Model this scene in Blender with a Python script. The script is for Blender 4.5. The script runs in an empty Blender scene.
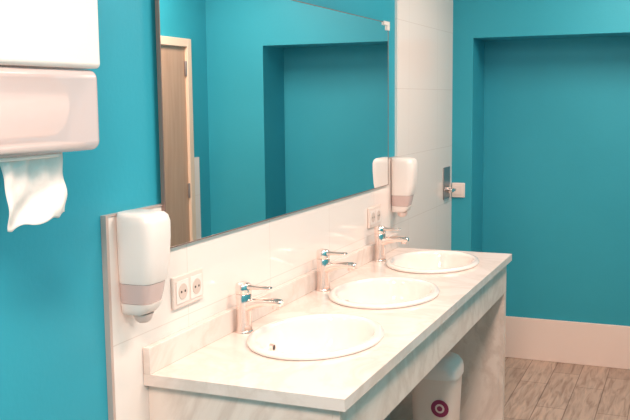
import bpy, bmesh, math
from mathutils import Vector, Matrix
S=bpy.context.scene
C=S.collection
try:
    S.view_settings.view_transform='Standard'; S.view_settings.look='None'
except Exception as e: print(e)

# ---------------- materials ----------------
def pmat(name,col,rough=.5,metal=0,trans=0,spec=.5,bump=None,coat=0,emit=None,estr=0,alpha=1):
    m=bpy.data.materials.new(name); m.use_nodes=True
    b=m.node_tree.nodes['Principled BSDF']
    b.inputs['Base Color'].default_value=(*col,1)
    b.inputs['Roughness'].default_value=rough
    b.inputs['Metallic'].default_value=metal
    b.inputs['Transmission Weight'].default_value=trans
    b.inputs['Specular IOR Level'].default_value=spec
    b.inputs['Coat Weight'].default_value=coat
    b.inputs['Alpha'].default_value=alpha
    if emit:
        b.inputs['Emission Color'].default_value=(*emit,1); b.inputs['Emission Strength'].default_value=estr
    if bump:
        nt=m.node_tree; tc=nt.nodes.new('ShaderNodeTexCoord'); n=nt.nodes.new('ShaderNodeTexNoise')
        n.inputs['Scale'].default_value=bump[0]; n.inputs['Detail'].default_value=3
        bp=nt.nodes.new('ShaderNodeBump'); bp.inputs['Strength'].default_value=bump[1]; bp.inputs['Distance'].default_value=.002
        nt.links.new(tc.outputs['Object'],n.inputs['Vector']); nt.links.new(n.outputs['Fac'],bp.inputs['Height'])
        nt.links.new(bp.outputs['Normal'],b.inputs['Normal'])
    return m
def ramp(nt,fac,stops):
    r=nt.nodes.new('ShaderNodeValToRGB'); e=r.color_ramp.elements
    e[0].position=stops[0][0]; e[0].color=(*stops[0][1],1); e[1].position=stops[-1][0]; e[1].color=(*stops[-1][1],1)
    for p,c in stops[1:-1]:
        k=e.new(p); k.color=(*c,1)
    nt.links.new(fac,r.inputs['Fac']); return r
def wallpaint():
    m=pmat('teal_paint',(.006,.33,.42),.5,spec=.35,bump=(60,.25))
    nt=m.node_tree; b=nt.nodes['Principled BSDF']
    tc=nt.nodes.new('ShaderNodeTexCoord'); n=nt.nodes.new('ShaderNodeTexNoise'); n.inputs['Scale'].default_value=1.8; n.inputs['Detail'].default_value=4
    nt.links.new(tc.outputs['Object'],n.inputs['Vector'])
    r=ramp(nt,n.outputs['Fac'],[(.3,(.028,.35,.47)),(.7,(.034,.38,.505))])
    nt.links.new(r.outputs['Color'],b.inputs['Base Color']); return m
TEAL=wallpaint()
def marble(name,c1,c2,scale=3,rough=.15):
    m=pmat(name,c1,rough,spec=.5); nt=m.node_tree; b=nt.nodes['Principled BSDF']
    tc=nt.nodes.new('ShaderNodeTexCoord'); mp=nt.nodes.new('ShaderNodeMapping'); mp.inputs['Rotation'].default_value=(.3,.5,.6)
    n=nt.nodes.new('ShaderNodeTexNoise'); n.inputs['Scale'].default_value=scale; n.inputs['Detail'].default_value=9; n.inputs['Distortion'].default_value=1.2
    n.inputs['Roughness'].default_value=.6
    nt.links.new(tc.outputs['Object'],mp.inputs['Vector']); nt.links.new(mp.outputs['Vector'],n.inputs['Vector'])
    r=ramp(nt,n.outputs['Fac'],[(.30,c1),(.43,c1),(.50,c2),(.57,c1),(.70,tuple((a+b2)/2 for a,b2 in zip(c1,c2)))])
    nt.links.new(r.outputs['Color'],b.inputs['Base Color']); return m
MARB=marble('white_marble',(.87,.775,.725),(.78,.68,.62),2.6)
MARB2=marble('white_marble_panel',(.87,.77,.70),(.74,.63,.56),2.4,.3)
def tiles():
    m=pmat('white_wall_tile',(.9,.87,.85),.12); nt=m.node_tree; b=nt.nodes['Principled BSDF']
    tc=nt.nodes.new('ShaderNodeTexCoord'); sx=nt.nodes.new('ShaderNodeSeparateXYZ'); cx=nt.nodes.new('ShaderNodeCombineXYZ')
    nt.links.new(tc.outputs['Object'],sx.inputs[0]); nt.links.new(sx.outputs['Y'],cx.inputs['X']); nt.links.new(sx.outputs['Z'],cx.inputs['Y'])
    br=nt.nodes.new('ShaderNodeTexBrick'); br.offset=0; br.inputs['Scale'].default_value=1
    br.inputs['Brick Width'].default_value=.53; br.inputs['Row Height'].default_value=.32; br.inputs['Mortar Size'].default_value=.0014
    br.inputs['Color1'].default_value=(.93,.855,.81,1); br.inputs['Color2'].default_value=(.92,.84,.795,1); br.inputs['Mortar'].default_value=(.80,.70,.65,1)
    nt.links.new(cx.outputs[0],br.inputs['Vector']); nt.links.new(br.outputs['Color'],b.inputs['Base Color']); return m
TILE=tiles()
def floorm():
    m=pmat('wood_plank_tile',(.5,.4,.33),.35); nt=m.node_tree; b=nt.nodes['Principled BSDF']
    tc=nt.nodes.new('ShaderNodeTexCoord'); mp=nt.nodes.new('ShaderNodeMapping'); mp.inputs['Rotation'].default_value=(0,0,math.radians(90))
    nt.links.new(tc.outputs['Object'],mp.inputs['Vector'])
    br=nt.nodes.new('ShaderNodeTexBrick'); br.offset=.37; br.inputs['Scale'].default_value=1
    br.inputs['Brick Width'].default_value=.62; br.inputs['Row Height'].default_value=.15; br.inputs['Mortar Size'].default_value=.0025
    br.inputs['Color1'].default_value=(.42,.305,.24,1); br.inputs['Color2'].default_value=(.56,.42,.335,1); br.inputs['Mortar'].default_value=(.24,.16,.12,1)
    nt.links.new(mp.outputs[0],br.inputs['Vector'])
    mp2=nt.nodes.new('ShaderNodeMapping'); mp2.inputs['Scale'].default_value=(14,1.6,1); nt.links.new(tc.outputs['Object'],mp2.inputs['Vector'])
    n=nt.nodes.new('ShaderNodeTexNoise'); n.inputs['Scale'].default_value=3; n.inputs['Detail'].default_value=6; n.inputs['Distortion'].default_value=.8
    nt.links.new(mp2.outputs[0],n.inputs['Vector'])
    r=ramp(nt,n.outputs['Fac'],[(.3,(.62,.55,.51)),(.55,(1,1,1)),(.75,(1.2,1.15,1.1))])
    mx=nt.nodes.new('ShaderNodeMix'); mx.data_type='RGBA'; mx.blend_type='MULTIPLY'; mx.inputs[0].default_value=1
    nt.links.new(br.outputs['Color'],mx.inputs[6]); nt.links.new(r.outputs['Color'],mx.inputs[7]); nt.links.new(mx.outputs[2],b.inputs['Base Color']); return m
FLOOR=floorm()
def woodm():
    m=pmat('beige_wood',(.55,.42,.30),.4); nt=m.node_tree; b=nt.nodes['Principled BSDF']
    tc=nt.nodes.new('ShaderNodeTexCoord'); mp=nt.nodes.new('ShaderNodeMapping'); mp.inputs['Scale'].default_value=(6,16,1)
    n=nt.nodes.new('ShaderNodeTexNoise'); n.inputs['Scale'].default_value=3; n.inputs['Detail'].default_value=5
    nt.links.new(tc.outputs['Object'],mp.inputs[0]); nt.links.new(mp.outputs[0],n.inputs['Vector'])
    r=ramp(nt,n.outputs['Fac'],[(.3,(.44,.31,.22)),(.7,(.51,.37,.27))]); nt.links.new(r.outputs['Color'],b.inputs['Base Color']); return m
WOOD=woodm()
WHITE=pmat('white_plastic',(.91,.83,.79),.3)
PLATE=pmat('socket_plastic',(.86,.73,.67),.3)
CER=pmat('white_ceramic',(.93,.85,.81),.08,coat=.5)
CHROME=pmat('chrome',(.92,.80,.75),.17,metal=1)
STEEL=pmat('brushed_steel',(.38,.37,.38),.4,metal=.8)
MIRROR=pmat('mirror_glass',(.97,.98,.98),.0,metal=1)
DARK=pmat('mirror_edge',(.30,.20,.17),.35,metal=.5)
SMOKE=pmat('translucent_plastic',(.86,.70,.68),.18,alpha=.6)
SMOKE2=pmat('smoky_window',(.74,.56,.53),.15,trans=.1)
NOZ=pmat('nozzle_plastic',(.88,.72,.67),.3,trans=.1)
PAPER=pmat('paper',(.93,.85,.81),.9,bump=(120,.5))
CEIL=pmat('ceiling_paint',(.85,.80,.76),.8)
TRIM=pmat('white_trim',(.92,.77,.70),.35)
WELL_SHADE=pmat('socket_well_shade',(.70,.58,.52),.35)  # brownish shade of the recessed wells, put into the disc colour
FRAMEW=pmat('door_frame_beige',(.80,.66,.52),.4)
BIN=pmat('bin_plastic',(.88,.75,.68),.4)
LABEL=pmat('label_purple',(.32,.04,.12),.4)
LABELW=pmat('label_white',(.85,.7,.7),.4)
HOLE=pmat('socket_hole',(.05,.04,.04),.6)
GRAYP=pmat('edge_profile',(.66,.51,.46),.35,metal=.3)
EMI=pmat('lamp_diffuser',(1,.95,.9),.5,emit=(1,.84,.74),estr=3)

# ---------------- helpers ----------------
def empty(name,loc=(0,0,0)):
    e=bpy.data.objects.new(name,None); e.empty_display_size=.1; C.objects.link(e); e.location=loc; return e
def finish(bm,name,mat,parent=None,smooth=False,bevel=0,seg=3,sub=0):
    bmesh.ops.recalc_face_normals(bm,faces=bm.faces)
    me=bpy.data.meshes.new(name); bm.to_mesh(me); bm.free()
    o=bpy.data.objects.new(name,me); C.objects.link(o)
    for mm in (mat if isinstance(mat,(list,tuple)) else [mat]): me.materials.append(mm)
    if bevel:
        md=o.modifiers.new('bev','BEVEL'); md.width=bevel; md.segments=seg; md.limit_method='ANGLE'
        smooth=True
    if smooth:
        for p in me.polygons: p.use_smooth=True
        if hasattr(me,'set_sharp_from_angle'): me.set_sharp_from_angle(angle=math.radians(40))
    if parent: 
        o.parent=parent; o.matrix_parent_inverse=Matrix.Translation(-Vector(parent.location))
    return o
def addbox(bm,lo,hi):
    x0,y0,z0=lo;x1,y1,z1=hi
    v=[bm.verts.new(p) for p in [(x0,y0,z0),(x1,y0,z0),(x1,y1,z0),(x0,y1,z0),(x0,y0,z1),(x1,y0,z1),(x1,y1,z1),(x0,y1,z1)]]
    for f in [(0,3,2,1),(4,5,6,7),(0,1,5,4),(1,2,6,5),(2,3,7,6),(3,0,4,7)]: bm.faces.new([v[i] for i in f])
def box(name,lo,hi,mat,parent=None,bevel=0,seg=3):
    bm=bmesh.new(); addbox(bm,lo,hi); return finish(bm,name,mat,parent,bevel=bevel,seg=seg)
def boxes(name,L,mat,parent=None,bevel=0):
    bm=bmesh.new()
    for lo,hi in L: addbox(bm,lo,hi)
    return finish(bm,name,mat,parent,bevel=bevel)
def se(t,n):
    c,s=math.cos(t),math.sin(t)
    return math.copysign(abs(c)**(2/n),c),math.copysign(abs(s)**(2/n),s)
def loft(name,rings,mat,parent=None,N=40,n=2,cap0=True,cap1=True,smooth=True):
    bm=bmesh.new(); R=[]
    for r in rings:
        k=r[5] if len(r)>5 else n
        R.append([bm.verts.new((r[0]+r[3]*se(2*math.pi*i/N,k)[0],r[1]+r[4]*se(2*math.pi*i/N,k)[1],r[2])) for i in range(N)])
    for A,B in zip(R,R[1:]):
        for i in range(N): bm.faces.new((A[i],A[(i+1)%N],B[(i+1)%N],B[i]))
    if cap0: bm.faces.new(R[0])
    if cap1: bm.faces.new(R[-1])
    return finish(bm,name,mat,parent,smooth=smooth)
def sweep(name,path,y0,mat,parent=None,N=24,n=2.5):
    bm=bmesh.new(); R=[]
    P=[Vector((p[0],0,p[1])) for p in path]
    for k,p in enumerate(path):
        t=(P[min(k+1,len(P)-1)]-P[max(k-1,0)]).normalized(); nn=Vector((-t.z,0,t.x))
        R.append([bm.verts.new(P[k]+Vector((0,y0,0))+Vector((0,p[2]*se(2*math.pi*i/N,n)[0],0))+nn*p[3]*se(2*math.pi*i/N,n)[1]) for i in range(N)])
    for A,B in zip(R,R[1:]):
        for i in range(N): bm.faces.new((A[i],A[(i+1)%N],B[(i+1)%N],B[i]))
    bm.faces.new(R[0]); bm.faces.new(R[-1])
    return finish(bm,name,mat,parent,smooth=True)
def cyl_x(name,x0,x1,y,z,r,mat,parent=None,N=28,bevel=0):
    bm=bmesh.new()
    A=[bm.verts.new((x0,y+r*math.cos(2*math.pi*i/N),z+r*math.sin(2*math.pi*i/N))) for i in range(N)]
    B=[bm.verts.new((x1,v.co.y,v.co.z)) for v in A]
    for i in range(N): bm.faces.new((A[i],A[(i+1)%N],B[(i+1)%N],B[i]))
    bm.faces.new(A); bm.faces.new(B)
    return finish(bm,name,mat,parent,smooth=True,bevel=bevel)
def cyl_y(name,y0,y1,x,z,r,mat,parent=None,N=40):
    bm=bmesh.new()
    A=[bm.verts.new((x+r*math.cos(2*math.pi*i/N),y0,z+r*math.sin(2*math.pi*i/N))) for i in range(N)]
    B=[bm.verts.new((v.co.x,y1,v.co.z)) for v in A]
    for i in range(N): bm.faces.new((A[i],A[(i+1)%N],B[(i+1)%N],B[i]))
    bm.faces.new(A); bm.faces.new(B)
    return finish(bm,name,mat,parent,smooth=True)

# ---------------- room ----------------
FZ=-.035
W=1.64; YF=5.10; YB=-1.3; H=2.55
NX0,NX1,NZ,ND=.13,1.24,1.89,.31
box('floor',(-.12,YB-.12,FZ-.1),(W+.12,YF+ND+.12,FZ),FLOOR)
box('ceiling',(-.12,YB-.12,H),(W+.12,YF+ND+.12,H+.1),CEIL)
box('wall_left',(-.12,YB,FZ),(0,YF,H),TEAL)
box('wall_back',(-.12,YB-.12,FZ),(W+.12,YB,H),TEAL)
box('wall_right',(W,YB,FZ),(W+.12,YF,H),TEAL)
boxes('wall_far',[((-.12,YF,FZ),(NX0,YF+ND,H)),((NX1,YF,FZ),(W+.12,YF+ND,H)),((NX0,YF,NZ),(NX1,YF+ND,H)),((-.12,YF+ND,FZ),(W+.12,YF+ND+.12,H))],TEAL)
box('baseboard_far',(NX0,YF+ND-.015,FZ),(NX1,YF+ND,.222),TRIM,bevel=.003)
TT=.012; TZ=1.278; TY0=1.76; CY0=4.05
boxes('trim_tile_backsplash',[((0,TY0,FZ),(TT,CY0,TZ)),((0,CY0,FZ),(TT,YF,H))],TILE)
boxes('trim_tile_edge',[((0,TY0-.010,FZ),(TT+.003,TY0,TZ+.004)),((0,TY0,TZ),(TT+.003,CY0-.001,TZ+.004))],GRAYP)

# ---------------- mirror ----------------
MY0,MY1,MZ0,MZ1=1.998,3.885,1.162,1.89
mi=empty('wall_mirror',(TT,MY0,MZ0))
box('glass',(TT+.006,MY0+.002,MZ0+.002),(TT+.010,MY1-.002,MZ1-.002),MIRROR,mi)
boxes('frame',[((TT,MY0,MZ0),(TT+.0055,MY1,MZ1)),((TT+.0055,MY0,MZ0),(TT+.011,MY1,MZ0+.003)),((TT+.0055,MY0,MZ1-.003),(TT+.011,MY1,MZ1)),
   ((TT+.0055,MY0,MZ0),(TT+.011,MY0+.004,MZ1)),((TT+.0055,MY1-.004,MZ0),(TT+.011,MY1,MZ1))],DARK,mi)
boxes('corner_clip',[((TT+.0105,MY1-.075,MZ1-.014),(TT+.016,MY1+.003,MZ1+.003)),((TT+.0105,MY1-.03,MZ1-.035),(TT+.016,MY1+.003,MZ1-.013))],WHITE,mi)

# ---------------- vanity counter ----------------
VX1=.567; VY0,VY1=1.888,4.0; ZT=.855; TH=.03
SX=.293; SY=[2.375,3.01,3.66]; SA,SB=.192,.250
van=empty('vanity_counter',(VX1/2,(VY0+VY1)/2,FZ))
bm=bmesh.new()
ed=[VY0,(SY[0]+SY[1])/2,(SY[1]+SY[2])/2,VY1]
X0=TT+.001
for k in range(3):
    cy=SY[k]; ya,yb=ed[k],ed[k+1]
    ang=[2*math.pi*i/72 for i in range(72)]
    for cxn,cyn in [(X0,ya),(VX1,ya),(VX1,yb),(X0,yb)]: ang.append(math.atan2(cyn-cy,cxn-SX)%(2*math.pi))
    ang=sorted(set(round(a,6) for a in ang))
    I=[];O=[];IB=[];OB=[]
    for a in ang:
        c,s=math.cos(a),math.sin(a)
        ra,rb=SA-.02,SB-.02
        r=1/math.sqrt((c/ra)**2+(s/rb)**2)
        tx=((VX1-SX)/c if c>1e-9 else ((X0-SX)/c if c<-1e-9 else 1e9)); ty=((yb-cy)/s if s>1e-9 else ((ya-cy)/s if s<-1e-9 else 1e9))
        t=min(tx,ty)
        I.append(bm.verts.new((SX+r*c,cy+r*s,ZT))); O.append(bm.verts.new((SX+t*c,cy+t*s,ZT)))
        IB.append(bm.verts.new((SX+r*c,cy+r*s,ZT-TH))); OB.append(bm.verts.new((SX+t*c,cy+t*s,ZT-TH)))
    n=len(ang)
    for i in range(n):
        j=(i+1)%n
        bm.faces.new((I[i],O[i],O[j],I[j])); bm.faces.new((IB[j],OB[j],OB[i],IB[i])); bm.faces.new((I[j],IB[j],IB[i],I[i]))
        bm.faces.new((O[i],OB[i],OB[j],O[j]))
bmesh.ops.remove_doubles(bm,verts=bm.verts,dist=1e-5)
finish(bm,'counter_slab',MARB,van)
box('upstand',(X0,VY0,ZT),(X0+.02,VY1,ZT+.07),MARB,van,bevel=.002)
AX=VX1-.020; EI=.02
box('apron',(AX-.02,VY0+EI,ZT-TH-.14),(AX,VY1-EI,ZT-TH-.001),MARB2,van)
box('end_panel_near',(X0,VY0+EI,FZ),(AX-.0205,VY0+.06,ZT-TH-.001),MARB2,van)
box('end_panel_near_front',(AX-.02,VY0+EI,FZ),(AX,VY0+.06,ZT-TH-.1415),MARB2,van)
box('end_panel_far',(X0,VY1-.06,FZ),(AX-.0205,VY1-EI,ZT-TH-.001),MARB2,van)
box('end_panel_far_front',(AX-.02,VY1-.06,FZ),(AX,VY1-EI,ZT-TH-.1415),MARB2,van)

# ---------------- sinks & faucets ----------------
for k,cy in enumerate(SY):
    e=empty('washbasin',(SX,cy,ZT))
    def R(s,z): return (SX,cy,ZT+z,SA-s,SB-s)
    prof=[R(.004,.0005),R(0,.003),R(-.001,.008),R(.002,.013),R(.009,.016),R(.018,.016),R(.025,.013),R(.030,.006),R(.034,-.01),R(.043,-.05),R(.06,-.09),R(.09,-.12),R(.125,-.134),R(.15,-.138),R(.172,-.140)]
    under=[R(.176,-.148),R(.12,-.142),R(.075,-.122),R(.046,-.08),R(.030,-.02),R(.026,.0005)]
    loft('basin',list(reversed(prof)),CER,e,N=72,cap0=True,cap1=False)
    loft('basin_underside',under,CER,e,N=72,cap0=True,cap1=False)
    loft('drain',[(SX,cy,ZT-.1395,.024,.024),(SX,cy,ZT-.135,.024,.024),(SX,cy,ZT-.134,.021,.021),(SX,cy,ZT-.137,.015,.015)],CHROME,e,N=28)
    cyl_x('overflow_ring',SX-SA+.038,SX-SA+.052,cy,ZT-.045,.012,CHROME,e,N=24)
    cyl_x('overflow_hole',SX-SA+.0521,SX-SA+.0527,cy,ZT-.045,.008,HOLE,e,N=24)
    fx=.062; fy=cy-.017; f=empty('faucet',(fx,fy,ZT))
    loft('base',[(fx,fy,ZT+.0003,.0275,.0275),(fx,fy,ZT+.004,.0275,.0275),(fx,fy,ZT+.007,.025,.025)],CHROME,f)
    loft('body',[(fx,fy,ZT+.006,.0245,.0245),(fx,fy,ZT+.03,.023,.023),(fx,fy,ZT+.09,.023,.023),(fx,fy,ZT+.115,.0245,.0245),(fx,fy,ZT+.118,.023,.023)],CHROME,f)
    loft('cap',[(fx,fy,ZT+.119,.023,.023),(fx,fy,ZT+.121,.0245,.0245),(fx,fy,ZT+.143,.0245,.0245),(fx-.001,fy,ZT+.150,.021,.021),(fx-.001,fy,ZT+.153,.012,.012)],CHROME,f)
    sweep('spout',[(fx+.005,ZT+.080,.019,.020),(fx+.04,ZT+.092,.0185,.015),(fx+.08,ZT+.099,.017,.012),(fx+.110,ZT+.100,.016,.011),(fx+.124,ZT+.098,.015,.010),(fx+.128,ZT+.0975,.011,.007)],fy,CHROME,f)
    loft('aerator',[(fx+.108,fy,ZT+.080,.011,.011),(fx+.108,fy,ZT+.094,.012,.012)],CHROME,f,N=20)
    sweep('lever',[(fx+.008,ZT+.140,.016,.010),(fx+.03,ZT+.140,.014,.007),(fx+.06,ZT+.140,.012,.0055),(fx+.085,ZT+.141,.011,.005),(fx+.093,ZT+.142,.007,.003)],fy,CHROME,f)

# ---------------- soap dispensers ----------------
def soap(y,zt):
    e=empty('soap_dispenser',(TT,y,zt))
    x0=TT+.0005
    def r(z,d,w,n=4.): return (x0+d/2,y,zt+z,d/2,w/2,n)
    loft('housing',[r(-.172,.094,.096),r(-.165,.098,.100),r(-.12,.106,.106),r(-.06,.110,.110),r(-.025,.110,.111),r(-.010,.105,.108),r(-.003,.096,.100),r(0,.080,.086)],WHITE,e)
    loft('sight_window',[r(-.222,.082,.084),r(-.20,.088,.090),r(-.173,.093,.095)],SMOKE2,e)
    loft('lower_rim',[r(-.252,.060,.064),r(-.248,.070,.074),r(-.236,.080,.082),r(-.223,.084,.086)],WHITE,e)
    loft('nozzle',[(x0+.045,y,zt-.275,.012,.013),(x0+.045,y,zt-.268,.020,.021),(x0+.045,y,zt-.2525,.026,.028)],NOZ,e,N=24)
soap(1.83,1.285)
soap(3.985,1.28)

# ---------------- sockets ----------------
def socket(y,z):
    e=empty('wall_socket',(TT,y,z))
    x=TT+.0005
    box('frame',(x,y-.080,z-.044),(x+.009,y+.080,z+.044),PLATE,e,bevel=.003)
    for s in (-1,1):
        yc=y+s*.037
        box('insert',(x+.0092,yc-.031,z-.031),(x+.012,yc+.031,z+.031),WHITE,e,bevel=.001)
        cyl_x('well',x+.0122,x+.0135,yc,z,.022,WELL_SHADE,e)
        for q in (-1,1): cyl_x('pin_hole',x+.0137,x+.0141,yc+q*.0095,z,.0035,HOLE,e,N=12)
socket(2.11,1.035); socket(3.70,1.04)

# ---------------- paper towel dispenser ----------------
e=empty('paper_towel_dispenser',(0,1.25,1.46))
y0,y1=1.13,1.479; D=.215
def rb(name,lo,hi,mat,b): return box(name,lo,hi,mat,e,bevel=b,seg=5)
rb('top_cover',(-.003,y0,1.615),(D+.003,y1,1.92),WHITE,.010)
rb('roll_housing',(.006,y0+.004,1.457),(D,y1-.002,1.6135),SMOKE,.018)
box('back_plate',(-.003,y0+.006,1.46),(.005,y1-.008,1.612),WHITE,e)
cyl_y('paper_roll',y0+.03,y1-.04,.105,1.545,.062,PAPER,e)
rb('inner_guide',(.02,y0+.02,1.462),(D-.02,y1-.03,1.474),WHITE,.004)
rb('bottom_lip',(.02,y0+.03,1.448),(D-.03,y1-.10,1.456),WHITE,.003)
bm=bmesh.new(); G=[]
NU,NV=40,28
for j in range(NV+1):
    v=j/NV; row=[]
    for i in range(NU+1):
        u=i/NU
        ya=1.232+.020*v; yb=1.412+.012*math.sin(v*2.6)
        y=ya+(yb-ya)*u
        x=.168+.005*math.sin(u*9+v*2)*(.5+v)+.005*math.sin(v*5+u*3)+.004*math.sin(u*23+v)*(1-.6*v)+.005*v*math.sin(v*11+u*7)
        z=1.456-(.135-.014*u+.003*math.sin(u*17))*v
        row.append(bm.verts.new((x,y,z)))
    G.append(row)
for j in range(NV):
    for i in range(NU): bm.faces.new((G[j][i],G[j][i+1],G[j+1][i+1],G[j+1][i]))
o=finish(bm,'paper_sheet',PAPER,e,smooth=True)
md=o.modifiers.new('s','SOLIDIFY'); md.thickness=.0015

# ---------------- lock / handle ----------------
h=empty('door_handle',(TT,4.97,1.03))
box('back_plate',(TT,4.90,.985),(TT+.006,5.04,1.165),STEEL,h,bevel=.002)
cyl_x('rose',TT+.006,TT+.018,4.985,1.035,.022,CHROME,h)
cyl_x('neck',TT+.018,TT+.05,4.985,1.035,.009,CHROME,h)
box('lever',(TT+.042,4.90,1.026),(TT+.054,4.995,1.044),CHROME,h,bevel=.004)
sw=empty('switch_plate',(.05,YF,1.03))
box('plate',(.016,YF-.010,.98),(.092,YF,1.065),WHITE,sw,bevel=.004)
box('rocker',(.03,YF-.014,.996),(.078,YF-.0102,1.050),WHITE,sw,bevel=.002)

# ---------------- waste bin ----------------
bx,by=.378,3.42
e=empty('waste_bin',(bx,by,FZ))
def r(z,a,b): return (bx,by,FZ+z,a,b,4.0)
loft('body',[r(.0,.070,.068),r(.01,.075,.072),r(.465,.094,.088),r(.485,.094,.088)],BIN,e)
loft('lid',[r(.486,.100,.094),r(.512,.101,.095),r(.53,.098,.092),r(.553,.084,.078),r(.566,.06,.055),r(.569,.045,.042)],WHITE,e)
def disc(name,c,nrm,rad,mat,off):
    bm=bmesh.new(); n=Vector(nrm).normalized(); u=n.cross(Vector((0,0,1))).normalized(); w=u.cross(n)
    V=[bm.verts.new(Vector(c)+n*off+u*rad*math.cos(2*math.pi*i/32)+w*rad*math.sin(2*math.pi*i/32)) for i in range(32)]
    bm.faces.new(V)
    return finish(bm,name,mat,e)
ly=by-.0835
disc('label',(bx+.036,ly,.335),(0,-1,-.045),.036,LABEL,.002)
disc('label_inner',(bx+.036,ly,.335),(0,-1,-.045),.019,LABELW,.003)
disc('label_dot',(bx+.036,ly,.335),(0,-1,-.045),.011,LABEL,.004)

# ---------------- door on right wall (seen in mirror) ----------------
d=empty('door_1',(W,4.4,FZ))
DY0,DY1,DZ=3.95,4.86,1.93
box('leaf',(W-.012,DY0+.05,FZ+.005),(W-.001,DY1-.05,DZ-.05),WOOD,d)
boxes('frame',[((W-.03,DY0,FZ),(W-.001,DY0+.05,DZ)),((W-.03,DY1-.05,FZ),(W-.001,DY1,DZ)),((W-.03,DY0+.05,DZ-.05),(W-.001,DY1-.05,DZ))],FRAMEW,d,bevel=.003)
for z in (.25,1.0,1.75): box('hinge',(W-.026,DY1-.064,z-.045),(W-.0125,DY1-.051,z+.045),STEEL,d,bevel=.003)
box('handle_plate',(W-.018,DY0+.07,.9),(W-.0125,DY0+.11,1.1),STEEL,d,bevel=.002)
box('handle_lever',(W-.06,DY0+.08,1.0),(W-.0185,DY0+.20,1.018),CHROME,d,bevel=.004)
box('trim_right',(W-.012,DY1+.01,FZ),(W,DY1+.09,1.20),TILE)

# ---------------- lights ----------------
def lamp(x,y,sx,sy,p):
    e=empty('ceiling_lamp',(x,y,H))
    box('housing',(x-sx/2-.02,y-sy/2-.02,H-.05),(x+sx/2+.02,y+sy/2+.02,H),WHITE,e,bevel=.004)
    box('diffuser',(x-sx/2,y-sy/2,H-.056),(x+sx/2,y+sy/2,H-.0505),EMI,e)
    L=bpy.data.lights.new('lamp_light','AREA'); L.shape='RECTANGLE'; L.size=sx; L.size_y=sy; L.energy=p; L.color=(1,.70,.57)
    o=bpy.data.objects.new('lamp_light',L); C.objects.link(o); o.parent=e; o.location=(0,0,-.06)
lamp(1.15,4.1,.35,.9,31)
lamp(1.15,2.2,.35,.9,31)
lamp(1.0,.2,.35,.9,76)  # unseen lamp added near the camera for more frontal light on walls
w=bpy.data.worlds.new('w'); S.world=w; w.use_nodes=True
w.node_tree.nodes['Background'].inputs[0].default_value=(1,.9,.85,1); w.node_tree.nodes['Background'].inputs[1].default_value=.4

# ---------------- camera ----------------
f=895; th=math.radians(22.8); ph=math.radians(7.0); ro=math.radians(.6)
Fh=Vector((-math.sin(th),math.cos(th),0)); Rt=Vector((math.cos(th),math.sin(th),0)); Z=Vector((0,0,1))
F=Fh*math.cos(ph)-Z*math.sin(ph); U=Z*math.cos(ph)+Fh*math.sin(ph)
R2=Rt*math.cos(ro)-U*math.sin(ro); U2=U*math.cos(ro)+Rt*math.sin(ro)
cd=bpy.data.cameras.new('camera'); cam=bpy.data.objects.new('camera',cd); C.objects.link(cam)
M=Matrix((R2,U2,-F)).transposed().to_4x4(); M.translation=Vector((1.29,0,1.55)); cam.matrix_world=M
cd.sensor_width=36; cd.lens=f/630*36; cd.clip_start=.05
S.camera=cam
